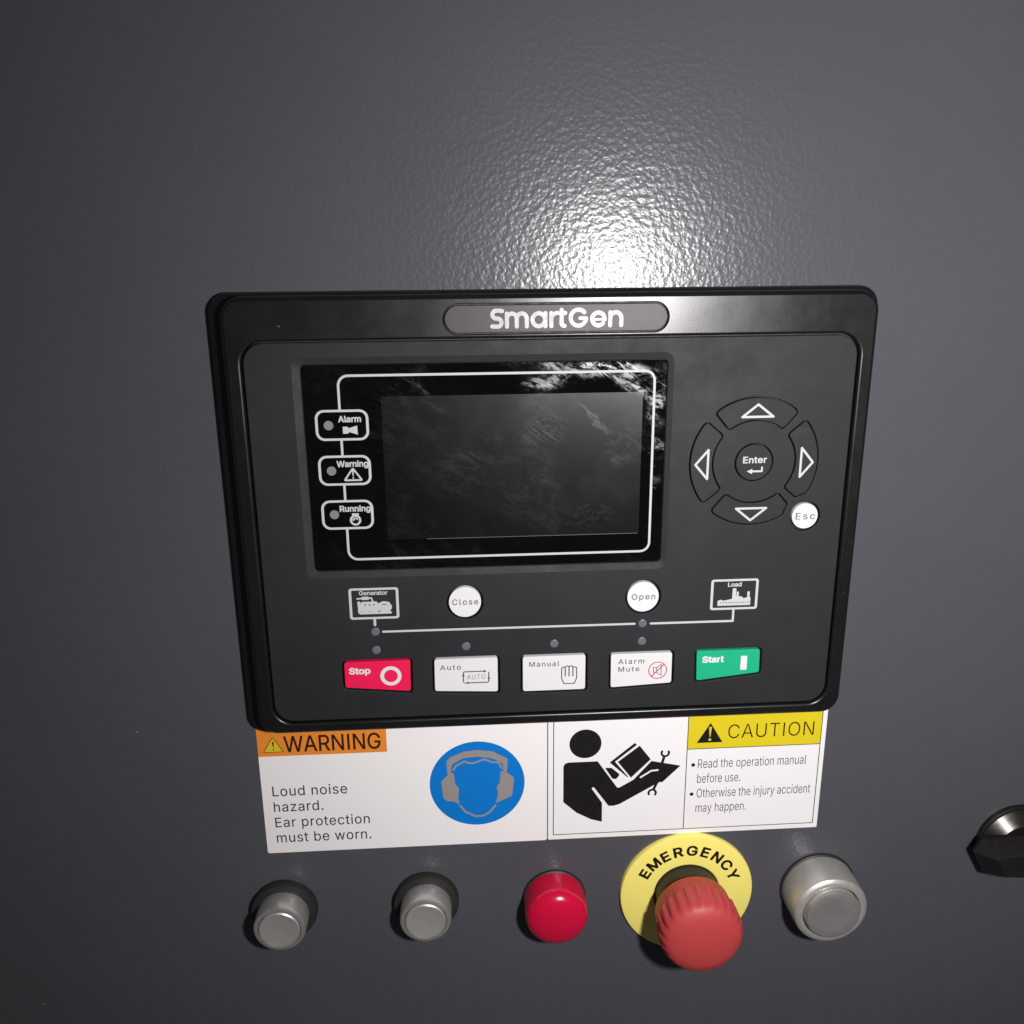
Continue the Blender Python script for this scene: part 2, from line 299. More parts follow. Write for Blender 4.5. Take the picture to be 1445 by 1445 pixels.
# ------------------------------------------------------------------ materials
class N:
    def __init__(self, name):
        self.m = bpy.data.materials.new(name); self.m.use_nodes = True
        self.t = self.m.node_tree; self.b = self.t.nodes['Principled BSDF']
        self.dims = '3D'
        self.co = self.t.nodes.new('ShaderNodeTexCoord').outputs['Object']
    def new(self, kind, **ins):
        n = self.t.nodes.new(kind)
        for k, v in ins.items():
            if k.startswith('_'): setattr(n, k[1:], v)
        for k, v in ins.items():
            if not k.startswith('_'): self.set(n.inputs[k.replace('__', ' ')], v)
        return n
    def set(self, sock, v):
        if isinstance(v, bpy.types.NodeSocket): self.t.links.new(v, sock)
        else: sock.default_value = v
    def p(self, **ins):
        for k, v in ins.items(): self.set(self.b.inputs[k.replace('__', ' ')], v)
        return self
    def mapped(self, rot=0.0, scale=(1, 1, 1)):
        turned = self.new('ShaderNodeMapping', Vector=self.co, Rotation=(0, 0, rot)).outputs[0]
        return self.new('ShaderNodeMapping', Vector=turned, Scale=scale).outputs[0]
    def noise(self, scale, detail=3, rough=.55, vec=None, dist=0.0):
        return self.new('ShaderNodeTexNoise', _noise_dimensions=self.dims, Vector=vec or self.co, Scale=scale, Detail=detail, Roughness=rough, Distortion=dist).outputs['Fac']
    def ramp(self, fac, a, b, lo=0.0, hi=1.0):
        return self.new('ShaderNodeMapRange', Value=fac, From__Min=a, From__Max=b, To__Min=lo, To__Max=hi).outputs[0]
    def mix(self, fac, a, b):
        n = self.t.nodes.new('ShaderNodeMix'); n.data_type = 'RGBA'
        self.set(n.inputs[0], fac); self.set(n.inputs[6], a); self.set(n.inputs[7], b)
        return n.outputs[2]
    def math(self, op, a, b):
        n = self.t.nodes.new('ShaderNodeMath'); n.operation = op
        self.set(n.inputs[0], a); self.set(n.inputs[1], b); return n.outputs[0]
    def bump(self, h, strength, dist):
        n = self.new('ShaderNodeBump', Strength=strength, Distance=dist, Height=h)
        self.t.links.new(n.outputs[0], self.b.inputs['Normal'])
        return n

def C(r, g=None, b=None):
    return (r, r if g is None else g, r if b is None else b, 1)

def plain(name, col, rough=.45, metal=0.0, spec=.5, var=.06, bump=0.0, bscale=900, coat=0.0, rvar=.12):
    n = N(name)
    f = n.noise(180, 4)
    lo = C(*[c*(1-var) for c in col]); hi = C(*[min(1, c*(1+var)) for c in col])
    n.p(Base__Color=n.mix(f, lo, hi), Metallic=metal, Specular__IOR__Level=spec,
        Roughness=n.ramp(n.noise(400, 3), .3, .7, rough*(1-rvar), min(1, rough*(1+rvar))), Coat__Weight=coat, Coat__Roughness=.08)
    if bump: n.bump(n.noise(bscale, 2), bump, .0002)
    return n.m

def dusty(name, col, rough, spec, dust=.62, grain=0.0, gscale=2500, film=.008):
    n = N(name)
    specks = n.ramp(n.noise(760, 1, .5), dust+.20, dust+.25)
    haze = n.ramp(n.noise(35, 5, .65), .45, .8, 0, film)
    n.p(Base__Color=n.mix(n.math('MAXIMUM', n.math('MULTIPLY', specks, .30), haze), C(*col), C(.42, .40, .38)),
        Roughness=n.ramp(n.noise(60, 5, .7), .3, .75, rough*.85, rough*1.2), Specular__IOR__Level=spec)
    if grain: n.bump(n.noise(gscale, 2), grain, .00012)
    return n.m

def panel_paint():
    n = N('textured_grey_paint'); n.dims = '2D'
    v = n.new('ShaderNodeTexVoronoi', Vector=n.new('ShaderNodeVectorMath', _operation='ADD', ).outputs[0], Scale=640.0, Smoothness=1.0, _feature='SMOOTH_F1', _voronoi_dimensions='2D')
    add = v.inputs['Vector'].links[0].from_node
    n.t.links.new(n.co, add.inputs[0])
    w = n.new('ShaderNodeTexNoise', Vector=n.co, Scale=500.0, Detail=1.0, _noise_dimensions='2D')
    ws = n.new('ShaderNodeVectorMath', _operation='SCALE', Scale=.0012)
    n.t.links.new(w.outputs['Color'], ws.inputs[0]); n.t.links.new(ws.outputs[0], add.inputs[1])
    h = n.math('ADD', v.outputs['Distance'], n.math('MULTIPLY', n.noise(1250, 2), .50))
    h = n.math('ADD', h, n.math('MULTIPLY', n.noise(260, 2), .35))
    sv = n.new('ShaderNodeTexVoronoi', _voronoi_dimensions='2D', Vector=n.co, Scale=42.0)
    speck = n.math('MULTIPLY', n.ramp(sv.outputs['Distance'], .013, .008), n.ramp(n.new('ShaderNodeSeparateColor', Color=sv.outputs['Color']).outputs[0], .965, .98))
    paint = n.mix(n.noise(20, 4), C(.0755, .0755, .087), C(.0835, .0835, .095))
    n.p(Base__Color=n.mix(n.math('MULTIPLY', speck, .6), paint, C(.55, .54, .52)), Roughness=.235, Specular__IOR__Level=.28)
    n.bump(h, .125, .0006)
    return n.m

STAINS = [(13, 53.2, 26, 3.2, -6), (22, 49.0, 13, 2.2, -24), (2, 50.5, 15, 2.6, 8), (31.5, 44, 2.6, 12, 0), (32, 24, 2.2, 10, 0), (-43, 47.5, 13, 2.2, -34), (14, 36, 10, 1.0, -42), (-5, 34, 9, 6, 20), (20, 27, 6, 5, 0), (10, 6, 11, 5, 10), (-30, 22, 12, 8, 30)]
def smudged(name, base, film, rough, add, spec0, spec1, dried=.5):
    """black glass with finger grease, scratches and dried wipe marks lying on it"""
    n = N(name); n.dims = '2D'
    wob = n.new('ShaderNodeTexNoise', Vector=n.co, Scale=120.0, Detail=4.0, _noise_dimensions='2D').outputs['Color']
    wv = n.new('ShaderNodeVectorMath', _operation='SCALE', Scale=.007); n.t.links.new(wob, wv.inputs[0])
    pos = n.new('ShaderNodeVectorMath', _operation='ADD'); n.t.links.new(n.co, pos.inputs[0]); n.t.links.new(wv.outputs[0], pos.inputs[1])
    near = strong = None
    for x, y, a, b, r in STAINS:
        mp = n.new('ShaderNodeMapping', _vector_type='TEXTURE', Vector=pos.outputs[0], Location=((x+3.5)*MM, (y+3.5)*MM, 0), Rotation=(0, 0, radians(r)), Scale=(a*MM, b*MM, 1000))
        ln = n.new('ShaderNodeVectorMath', _operation='LENGTH'); n.t.links.new(mp.outputs[0], ln.inputs[0])
        e = n.ramp(ln.outputs['Value'], 1.15, .55)
        near = e if near is None else n.math('MAXIMUM', near, e)
        if len([q for q in STAINS[:5] if q == (x, y, a, b, r)]): strong = near
    region = n.ramp(n.noise(30, 3, .6), .46, .66, 0, .75)
    reg = n.math('MAXIMUM', near, region)
    blot = n.ramp(n.noise(150, 8, .74, n.mapped(radians(30), (.6, 1.6, 1)), .25), .48, .62)
    fine = n.ramp(n.noise(420, 5, .7, n.mapped(radians(-15), (.7, 1.6, 1)), .2), .50, .60)
    scratch = n.ramp(n.noise(240, 4, .7, n.mapped(radians(38), (.10, 2.4, 1)), .1), .63, .67)
    cloud = n.ramp(n.noise(48, 6, .62, None, .2), .38, .70)
    m = n.math('MULTIPLY', reg, n.math('MAXIMUM', n.math('MULTIPLY', blot, .85), n.math('MULTIPLY', fine, .45)))
    m = n.math('MAXIMUM', m, n.math('MULTIPLY', n.math('MULTIPLY', scratch, near), .9))
    m = n.math('MINIMUM', n.math('ADD', m, n.math('MULTIPLY', cloud, .22)), 1.0)
    res = n.ramp(n.noise(150, 7, .70, n.mapped(radians(24), (.40, 1.9, 1)), .3), .54, .60)
    res = n.math('MULTIPLY', n.math('MULTIPLY', res, strong), n.ramp(n.noise(700, 3), .36, .52))
    m = n.math('MAXIMUM', m, res)
    col = n.mix(n.math('MULTIPLY', m, film), C(*base), C(.42, .44, .50))
    n.p(Base__Color=n.mix(n.math('MULTIPLY', res, dried), col, C(.52, .54, .58)),
        Roughness=n.math('ADD', rough, n.math('MULTIPLY', m, add)), Specular__IOR__Level=n.math('ADD', spec0, n.math('MULTIPLY', m, spec1)))
    return n.m

M = {}
M['panel'] = panel_paint()
M['bezel'] = dusty('black_moulded_plastic', (.0065, .0063, .0064), .29, .52, .60, .08, 3200)
M['housing'] = plain('black_housing_plastic', (.006, .006, .006), .6)
M['face'] = dusty('charcoal_silicone', (.0165, .017, .0195), .60, .28, .64, .06, film=.012)
M['badge'] = plain('grey_badge_film', (.026, .022, .022), .50, 0, .5, .02, rvar=.015)
M['silver_print'] = plain('silver_print', (.33, .325, .33), .48, .25, .5, .03)
M['glass'] = smudged('smudged_black_glass', (.0014, .0014, .0016), .006, .05, .27, .45, .45, .30)
M['lcd'] = smudged('dark_display_under_film', (.0013, .0012, .0012), .010, .30, -.01, .34, .46, .16)
M['white_print'] = plain('white_print', (.52, .52, .535), .55, 0, .22, .03)
M['grey_print'] = plain('grey_print', (.20, .20, .21), .5, 0, .4, .03)
M['led'] = plain('smoky_led_lens', (.125, .13, .145), .35, 0, .5)
M['key_white'] = plain('white_silicone', (.71, .70, .71), .55, 0, .35, .02)
M['key_red'] = plain('crimson_silicone', (.80, .008, .078), .5, 0, .35, .03)
M['key_green'] = plain('green_silicone', (.009, .395, .205), .5, 0, .35, .03)
M['ink'] = plain('dark_grey_ink', (.13, .13, .135), .6, 0, .3, .05)
M['ink_line'] = plain('charcoal_ink', (.06, .06, .06), .6, 0, .3, .05)
M['ink_red'] = plain('red_ink', (.62, .05, .12), .6, 0, .3, .03)
M['paper'] = plain('white_vinyl', (.89, .855, .855), .5, 0, .35, .012)
M['paper2'] = plain('cool_white_vinyl', (.87, .85, .86), .5, 0, .35, .012)
M['black'] = plain('black_ink', (.008, .007, .007), .45, 0, .4, .05)
M['text'] = plain('soft_black_ink', (.035, .035, .038), .5, 0, .4, .05)
M['orange'] = plain('orange_ink', (.80, .25, .028), .5, 0, .4, .03)
M['brown'] = plain('dark_brown_ink', (.030, .007, .004), .5, 0, .4, .05)
M['yellow'] = plain('yellow_ink', (.72, .58, .012), .5, 0, .4, .02)
M['tri_yellow'] = plain('sign_yellow_ink', (.72, .50, .03), .45, 0, .4, .02)
M['blue'] = plain('blue_ink', (.002, .175, .58), .6, 0, .2, .03)
M['sign_grey'] = plain('warm_grey_ink', (.30, .265, .25), .5, 0, .4, .03)
M['em_yellow'] = plain('matt_yellow_plastic', (.94, .83, .20), .55, 0, .4, .02)
M['em_red'] = plain('matt_red_plastic', (.50, .055, .055), .5, 0, .45, .05, .06)
M['lens_red'] = plain('glossy_red_lens', (.60, .004, .042), .18, 0, .6, .05)
M['steel'] = plain('brushed_steel', (.66, .64, .61), .36, .8, .5, .04)
M['satin'] = plain('satin_nickel', (.62, .60, .57), .44, .65, .5, .04)
M['rubber'] = plain('black_rubber', (.022, .022, .021), .5, 0, .4)
M['knob'] = plain('black_gloss_plastic', (.010, .0092, .0085), .40, 0, .5)
M['knob_ring'] = plain('polished_black_ring', (.11, .098, .094), .27, .9, .5)

# ------------------------------------------------------------------ the cabinet panel
t = Thing('cabinet_panel', 'dark grey textured steel cabinet panel', 'panel', 0, 0)
t.o.name = 'empty_tmp'
pm = MB()
o = rrect(-560, -460, 560, 420, 6)
pm.loft([at(o, -30), at(o, -1.2), at(offset(o, -.4), -.4), at(offset(o, -1.2), 0)], True, False).sheet([offset(o, -1.2)], 0)
pan = t.part('cabinet_panel', pm, M['panel'])
pan.parent = None
pan.matrix_world = t.o.matrix_world.copy()
bpy.data.objects.remove(t.o)
pan['kind'] = 'structure'; pan['label'] = 'dark grey textured steel cabinet panel'

# ------------------------------------------------------------------ the controller
ct = Thing('generator_controller', 'black rectangular generator controller with a dark screen and a row of keys', 'controller', 0, 0)
ZB, ZF, ZG = 9.9, 9.0, 8.5

# bezel: a wide back flange, a raised body, the opening for the faceplate and the pocket for the badge
bz = MB()
fl = rrect(-103.8, -69.3, 101.4, 76.9, 6.2, 10)
bd = rrect(-99.4, -67.0, 99.2, 76.0, 6.6, 10)
op = rrect(-94.1, -62.9, 94.1, 62.9, 6.8, 10)
bz.loft([at(fl, 0.05), at(fl, 2.8), at(offset(fl, -.35), 3.6), at(offset(fl, -1.1), 4.0), at(offset(bd, .45), 4.3),
         at(bd, 4.6), at(offset(bd, -.1), 8.2), at(offset(bd, -.35), 9.1), at(offset(bd, -.8), 9.6), at(offset(bd, -1.5), ZB)])
pill = rrect(-33.9, 64.2, 33.9, 73.1, 4.449, 12)
bz.sheet([offset(bd, -1.5), cw(offset(op, .85)), cw(offset(pill, .25))], ZB)
bz.loft([at(offset(op, .85), ZB), at(offset(op, .62), ZB-.04), at(offset(op, .36), ZB-.17), at(offset(op, .16), ZB-.38), at(offset(op, .04), ZB-.7), at(op, ZB-1.1), at(op, 7.2)])
bz.loft([at(offset(pill, .25), ZB), at(offset(pill, .05), ZB-.15), at(pill, 8.6)])
bezel = ct.part('bezel', bz, M['bezel'])
hb = MB().sheet([op], 7.2).sheet([pill], 8.6)
ct.part('housing', hb, M['housing'])

bg = MB().block(offset(pill, -.42), 8.6, 9.75, .18)
badge = ct.part('badge', bg, M['badge'])

# the maker's name, drawn as round strokes
def logo():
    w = 1.24; h = w/2; L = []
    B, X, T = 65.72+h, 70.75-h, 71.65-h
    def s(*p, wd=w): L.extend(stroke(list(p), wd))
    ru, rl = (T-B)*.245, (T-B)*.255
    yu, yl = T-ru, B+rl
    L.extend(stroke([(-16.35, T-.12)] + [(-17.95+1.5*(x+0), y) for x, y in [(.35, T)]] + arc(-17.95-.15, yu, ru, 95, 265, 10)
                    + arc(-17.75, yl, rl, 85, -95, 10) + [(-19.35, B+.1)], w))
    x0, x1, x2 = -14.95, -12.0, -9.0
    s((x0, B-h+w/2), (x0, X)); s((x1, B), (x1, X-1.4)); s((x2, B), (x2, X-1.4))
    L.extend(stroke(arc((x0+x1)/2, X-1.46, 1.47, 180, 0, 14), w)); L.extend(stroke(arc((x1+x2)/2, X-1.49, 1.5, 180, 0, 14), w))
    L.extend(stroke(circle(-5.4, (B+X)/2, (X-B)/2, 32), w, closed=True)); s((-3.42, B), (-3.42, X))
    s((-1.65, B), (-1.65, X)); L.extend(stroke(arc(.15, X-1.8, 1.8, 172, 92, 8), w))
    s((1.42, T), (1.42, B+.85)); L.extend(stroke(arc(2.32, B+.9, .9, 180, 272, 8), w)); s((.95, X-.02), (2.5, X-.02))
    rg = (T-B)/2; cg = (T+B)/2
    L.extend(stroke(arc(6.5, cg, rg, 42, 352, 32), w)); s((7.0, cg-.15), (6.5+rg, cg-.15), wd=1.05)
    re = (X-B)/2; ce = (X+B)/2
    L.extend(stroke(arc(12.5, ce, re, -4, 318, 28), w)); s((10.9, ce-.12), (12.5+re, ce-.12), wd=.72)
    s((16.1, B), (16.1, X)); s((19.45, B), (19.45, X-1.6)); L.extend(stroke(arc(17.78, X-1.66, 1.67, 180, 0, 14), w))
    return L
ct.part('lettering', MB().sheet(logo(), 9.80), M['silver_print'], badge, False, 'silver SmartGen lettering')

# faceplate with holes for the screen and every key
gl = rrect(-77.0, -9.7, 34.5, 55.7, 1.4, 5)
rec = rrect(-79.6, -12.1, 36.4, 58.0, 3.0, 5)

def sector(mid, half, r0, r1, cr, cx=63.35, cy=23.0):
    rm = (r0+r1)/2; hw = radians(half)*rm
    p = rrect(-hw, r0, hw, r1, cr, 5)
    # subdivide the long arcs so that they bend
    q = []
    for i in range(len(p)):
        a, b = p[i-1], p[i]
        n = max(1, int(hypot(b[0]-a[0], b[1]-a[1])/1.2))
        q += [(a[0]+(b[0]-a[0])*k/n, a[1]+(b[1]-a[1])*k/n) for k in range(n)]
    return [(cx + r*cos(radians(mid) - x/rm), cy + r*sin(radians(mid) - x/rm)) for x, r in q]

ESC = (81.4, 4.6)
def clear_esc(p, r=7.3):
    out = []
    for x, y in p:
        d = hypot(x-ESC[0], y-ESC[1])
        if d < r: x, y = ESC[0]+(x-ESC[0])*r/d, ESC[1]+(y-ESC[1])*r/d
        out.append((x, y))
    return out

holes = {
    'stop': round_poly([(-69.8, -41.6), (-48.2, -41.6), (-48.4, -52.8), (-69.9, -50.7)], .9),
    'auto': round_poly([(-40.2, -41.7), (-19.2, -41.7), (-19.2, -54.2), (-40.3, -53.2)], .9),
    'manual': round_poly([(-10.8, -41.9), (10.3, -41.9), (10.3, -54.5), (-10.8, -54.5)], .9),
    'mute': round_poly([(18.9, -42.1), (39.7, -42.1), (39.8, -53.3), (19.0, -54.3)], .9),
    'start': round_poly([(48.1, -42.1), (69.8, -42.1), (70.0, -50.6), (48.4, -52.9)], .9),
    'close': circle(-29.55, -21.6, 5.25, 40), 'open': circle(29.1, -21.75, 5.25, 40), 'esc': circle(*ESC, 4.25, 36),
    'enter': circle(63.35, 22.85, 6.1, 40),
    'up': ccw(sector(90, 40.2, 13.3, 20.8, 1.3)), 'left': ccw(sector(180, 40.2, 13.3, 20.8, 1.3)),
    'right': ccw(clear_esc(sector(0, 40.2, 13.3, 20.8, 1.3))), 'down': ccw(clear_esc(sector(270, 40.2, 13.3, 20.8, 1.3))),
}
GAP = .80
wide = {k: offset(p, GAP if k not in ('enter', 'up', 'left', 'right', 'down') else .12) for k, p in holes.items()}
leds = [(-59.0, -31.05), (29.3, -31.3), (-59.0, -37.6), (-29.5, -37.35), (-.2, -37.5), (29.3, -37.7)]
fp = MB()
fo = offset(op, -.45)
fp.sheet([offset(fo, -.3), cw(rec)] + [cw(offset(p, .18)) for p in wide.values()] + [cw(circle(x, y, 1.48, 20)) for x, y in leds], ZF)
fp.loft([at(fo, 7.2), at(fo, ZF-.3), at(offset(fo, -.09), ZF-.09), at(offset(fo, -.3), ZF)])
fp.loft([at(rec, ZF), at(offset(rec, -.25), ZF-.08), at(offset(gl, .25), ZG-.08), at(gl, ZG-.5)])
for p in wide.values():
    fp.loft([at(offset(p, .18), ZF), at(offset(p, .05), ZF-.06), at(p, ZF-.2), at(p, 7.2)])
for x, y in leds:
    fp.loft([at(circle(x, y, 1.48, 20), ZF), at(circle(x, y, 1.48, 20), 7.2)])
face = ct.part('faceplate', fp, M['face'])

ZP = ZF+.035
for x, y in leds:
    ct.part('indicator_led', MB().lathe(x, y, [(1.42, 7.4), (1.42, ZF-.06), (1.3, ZF+.0), (.7, ZF+.015)], 24), M['led'])

# single-line diagram printed on the faceplate
def generator_icon():
    L = [ccw(p) for p in (
        round_poly([(-64.3, -20.3), (-63.4, -20.2), (-63.2, -21.0), (-62.8, -20.4), (-58.1, -20.4), (-57.6, -21.1), (-57.0, -20.8), (-56.6, -20.6), (-55.9, -20.35),
                    (-55.0, -20.5), (-54.0, -20.7), (-53.6, -21.5), (-53.2, -22.0), (-53.3, -22.9), (-53.7, -23.6), (-64.1, -23.6)], .15, 2),
        round_poly([(-64.3, -23.2), (-64.1, -24.3), (-63.6, -24.75), (-53.6, -24.75), (-53.2, -24.4), (-53.5, -24.0), (-53.9, -23.8), (-53.9, -23.2)], .15, 2),
        round_poly([(-63.1, -19.0), (-62.6, -18.65), (-60.7, -18.65), (-60.3, -19.0), (-60.6, -19.75), (-62.7, -19.75)], .25, 3))]
    L += stroke([(-64.3, -19.3), (-59.7, -19.15), (-59.3, -20.4)], .5)
    L += [cw(circle(x, -21.5, .26, 10)) for x in (-61.8, -60.4, -59.0)] + [cw(rrect(-56.4, -21.65, -55.0, -21.4, .1, 2))]
    L += [cw([(-63.2, -23.7), (-62.4, -23.95), (-63.2, -23.95)]), cw([(-58.0, -23.95), (-56.7, -23.95), (-57.3, -23.45)]), cw([(-60.8, -23.95), (-59.8, -23.95), (-59.8, -23.85), (-60.8, -23.85)])]
    return L

def load_icon():
    p = [(54.2, -25.85), (65.3, -25.85), (65.3, -23.4), (64.95, -22.9), (64.9, -21.0), (64.05, -21.0), (64.15, -23.0), (62.9, -23.4), (62.3, -22.7), (61.25, -22.65), (61.2, -20.95),
         (60.55, -20.95), (60.5, -22.5), (60.4, -22.5), (60.3, -19.75), (59.1, -19.75), (59.05, -23.5), (56.2, -24.05), (55.2, -23.65), (54.2, -24.1)]
    return [round_poly(p, .2, 3)] + [cw(rrect(55.0+.95*k, -24.95, 55.45+.95*k, -24.65, .05, 1)) for k in range(11)]

def diagram():
    L = ring(rrect(-66.9, -26.5, -50.95, -15.7, .9), rrect(-66.05, -25.75, -51.8, -16.45, .35))
    L += ring(rrect(51.75, -27.3, 67.7, -16.5, .9), rrect(52.6, -26.55, 66.85, -17.25, .35))
    L += stroke([(-59.0, -26.3), (-59.0, -28.6)], .85) + stroke([(-56.5, -31.05), (26.6, -31.25)], .72)
    L += stroke([(32.0, -31.35), (59.75, -31.4), (59.75, -27.1)], .75)
    return L
ct.part('printed_diagram', MB().sheet(diagram(), ZP), M['white_print'], face, False)
ct.part('generator_icon', MB().sheet(generator_icon(), ZP), M['white_print'], face, False)
ct.part('load_icon', MB().sheet(load_icon(), ZP), M['white_print'], face, False)
ct.part('lettering', MB().geo(text_geo('Generator', -63.6, -54.4, -18.1, 1.35, .022), ZP), M['white_print'], face, False)
ct.part('lettering', MB().geo(text_geo('Load', 57.4, 62.0, -19.1, 1.4, .026), ZP), M['white_print'], face, False)

# screen
glass = ct.part('screen_glass', MB().block(offset(gl, -.12), 7.4, ZG, .2), M['glass'])
ZS = ZG+.02
ct.part('display', MB().sheet([rrect(-53.5, .2, 27.0, 45.9, .3, 2)], ZS), M['lcd'], glass, False)

M['film_edge_glint'] = plain('film_glint_grey', (.10, .10, .10), .4)  # flat grey painted for the light caught along the film's lower edge
ct.part('film_edge_glint', MB().sheet([ccw([(-41.0, .12), (26.6, .12), (26.6, .30), (-41.0, .30)])], ZS+.02), M['film_edge_glint'], glass, False)
def screen_lines():
    w = .74
    pth = [(-66.1, 42.0), (-66.1, 49.5)] + arc(-63.1, 49.4, 3.0, 180, 90, 6) + arc(27.6, 49.4, 2.95, 90, 0, 6) + arc(27.6, -3.0, 3.0, 0, -90, 6) + arc(-63.1, -3.0, 3.0, 270, 180, 6) + [(-66.1, 4.2)]
    L = stroke(pth, w, 'butt')
    for y in (32.6, 18.4, 4.1):
        L += ring(rrect(-73.75, y, -57.55, y+9.55, 2.7), rrect(-72.95, y+.72, -58.35, y+8.83, 2.0))
    L += stroke([(-66.1, 32.8), (-66.1, 27.8)], w, 'butt') + stroke([(-66.1, 18.6), (-66.1, 13.5)], w, 'butt')
    return L
ct.part('printed_frame', MB().sheet(screen_lines(), ZS+.02), M['white_print'], glass, False)
icons = [ccw([(-65.5, 36.9), (-63.95, 36.9), (-63.75, 36.4), (-61.1, 37.2), (-61.0, 34.35), (-63.7, 35.25), (-63.9, 34.75), (-65.5, 34.7)])]
tri = round_poly([(-63.2, 24.3), (-66.4, 19.75), (-60.0, 19.75)], 1.0)
icons += ring(tri, offset(tri, -.55)) + [ccw([(-63.5, 23.2), (-63.35, 21.3), (-63.05, 21.3), (-62.9, 23.2)]), circle(-63.2, 20.75, .27, 10)]
eng = [circle(-63.3, 7.05, 1.78, 30), cw(circle(-63.3, 7.0, 1.1, 24)), round_poly([(-64.35, 9.3), (-62.1, 9.3), (-62.3, 8.3), (-64.2, 8.3)], .2)]
ct.part('icon', MB().sheet(icons, ZS+.02), M['white_print'], glass, False)
ct.part('icon', MB().sheet(eng, ZS+.02).sheet(stroke(arc(-63.3, 7.05, .62, 175, 20, 6), .42) + [circle(-63.9, 7.2, .38, 12)], ZS+.025), M['white_print'], glass, False)
for s, x0, x1, b in (('Alarm', -66.8, -59.8, 38.35), ('Warning', -68.1, -58.35, 24.35), ('Running', -68.05, -58.4, 9.95)):
    ct.part('lettering', MB().geo(text_geo(s, x0, x1, b, 1.8, .028), ZS+.02), M['white_print'], glass, False)
for y in (37.35, 23.1, 9.0):
    ct.part('indicator_led', MB().sheet([circle(-69.75, y, 1.45, 28)], ZS+.02), M['grey_print'], glass, False)

# keys
ZK = 9.08
def key(kind, mat_, label=None, top=ZK, ch=.12):
    mb = MB().block(offset(holes[kind], 0 if wide[kind] and kind not in ('enter', 'up', 'left', 'right', 'down') else -.30), 7.3, top, ch)
    return ct.part('key', mb, M[mat_], None, True, label)
def mark(k, name, loops, mat_, top=ZK):
    ct.part(name, MB().sheet(loops, top+.03), M[mat_], k, False)
def word(k, s, x0, x1, b, cap, mat_, bold=0, sp=0.0, top=ZK):
    ct.part('lettering', MB().geo(text_geo(s, x0, x1, b, cap, bold, sp), top+.03), M[mat_], k, False)

k = key('stop', 'key_red', 'crimson Stop key')
word(k, 'Stop', -68.4, -61.3, -45.85, 2.1, 'key_white', .034)
mark(k, 'icon', ring(circle(-54.7, -47.0, 3.5, 40), circle(-54.7, -47.0, 2.25, 40)), 'key_white')
k = key('auto', 'key_white', 'white Auto key')
word(k, 'Auto', -38.4, -31.4, -45.6, 1.75, 'ink', .010, .10)
w_ = .36
fr = [(-30.7, -46.9), (-30.35, -46.5), (-22.55, -46.5), (-22.2, -46.9), (-22.2, -50.2), (-22.55, -50.6), (-30.35, -50.6), (-30.7, -50.2)]
L = []
for a_, b_ in ((fr[0], fr[1]), (fr[1], (-23.4, -46.5)), (fr[3], fr[4]), (fr[4], fr[5]), (fr[5], fr[6]), (fr[7], fr[0])):
    L += stroke([a_, b_], w_)
L += [ccw(p) for p in ([(-22.8, -46.5), (-23.9, -46.0), (-23.9, -47.0)], [(-22.2, -50.0), (-22.7, -48.9), (-21.7, -48.9)], [(-30.1, -50.6), (-29.0, -50.1), (-29.0, -51.1)], [(-30.7, -47.0), (-31.2, -48.1), (-30.2, -48.1)])]
mark(k, 'icon', L, 'ink_line')
word(k, 'AUTO', -29.5, -23.3, -49.35, 1.75, 'ink', -.006, .05)
k = key('manual', 'key_white', 'white Manual key')
word(k, 'Manual', -8.6, 1.5, -45.55, 1.75, 'ink', .010, .09)
hand = [(2.3, -46.7)] + arc(2.9, -46.6, .55, 160, 60, 4) + [(3.5, -46.2)] + arc(4.15, -46.3, .62, 150, 40, 4) + arc(5.45, -46.3, .62, 140, 30, 4) + [(6.1, -46.2)] + arc(6.8, -46.7, .55, 110, 20, 4) + [(7.4, -50.2), (6.6, -52.2), (3.1, -52.2), (2.3, -50.2)]
L = stroke(hand, .34, closed=True)
for x, y0 in ((3.5, -46.3), (4.8, -46.1), (6.1, -46.3)): L += stroke([(x, y0), (x, -49.4)], .38)
mark(k, 'icon', L, 'ink_line')
k = key('mute', 'key_white', 'white Alarm Mute key')
word(k, 'Alarm', 21.4, 30.3, -45.75, 1.75, 'ink', .010, .10)
word(k, 'Mute', 21.5, 28.7, -48.55, 1.75, 'ink', .010, .10)
spk = stroke([(33.5, -47.45), (34.6, -47.45), (36.15, -46.4), (36.2, -50.4), (34.6, -49.25), (33.5, -49.25)], .26, closed=True) + stroke([(34.6, -47.45), (34.6, -49.25)], .26)
mark(k, 'icon', spk, 'ink')
L = ring(circle(34.95, -48.5, 3.2, 40), circle(34.95, -48.5, 2.86, 40)) + stroke([(32.8, -50.75), (37.15, -46.3)], .38)
ct.part('icon', MB().sheet(L, ZK+.045), M['ink_red'], k, False)
k = key('start', 'key_green', 'green Start key')
word(k, 'Start', 50.1, 57.6, -46.25, 2.1, 'key_white', .034)
mark(k, 'icon', [ccw([(63.4, -44.3), (65.6, -44.3), (65.6, -49.5), (63.4, -49.5)])], 'key_white')
k = key('close', 'key_white', 'round white Close key')
word(k, 'Close', -33.7, -25.2, -22.5, 1.95, 'ink', .011, .11)
k = key('open', 'key_white', 'round white Open key')
word(k, 'Open', 25.3, 33.2, -22.65, 1.95, 'ink', .011, .09)
k = key('esc', 'key_white', 'small round white Esc key')
word(k, 'Esc', 78.3, 84.8, 3.5, 2.2, 'ink_line', .006, .10)
ZA = 9.15
k = key('enter', 'face', 'round charcoal Enter key', ZA)
word(k, 'Enter', 59.7, 67.4, 22.7, 2.0, 'white_print', .022, .02, ZA)
mark(k, 'icon', stroke([(66.0, 21.4), (66.0, 19.95), (62.6, 19.95)], .6, 'butt') + [ccw([(61.1, 19.95), (62.9, 20.8), (62.9, 19.1)])], 'white_print', ZA)
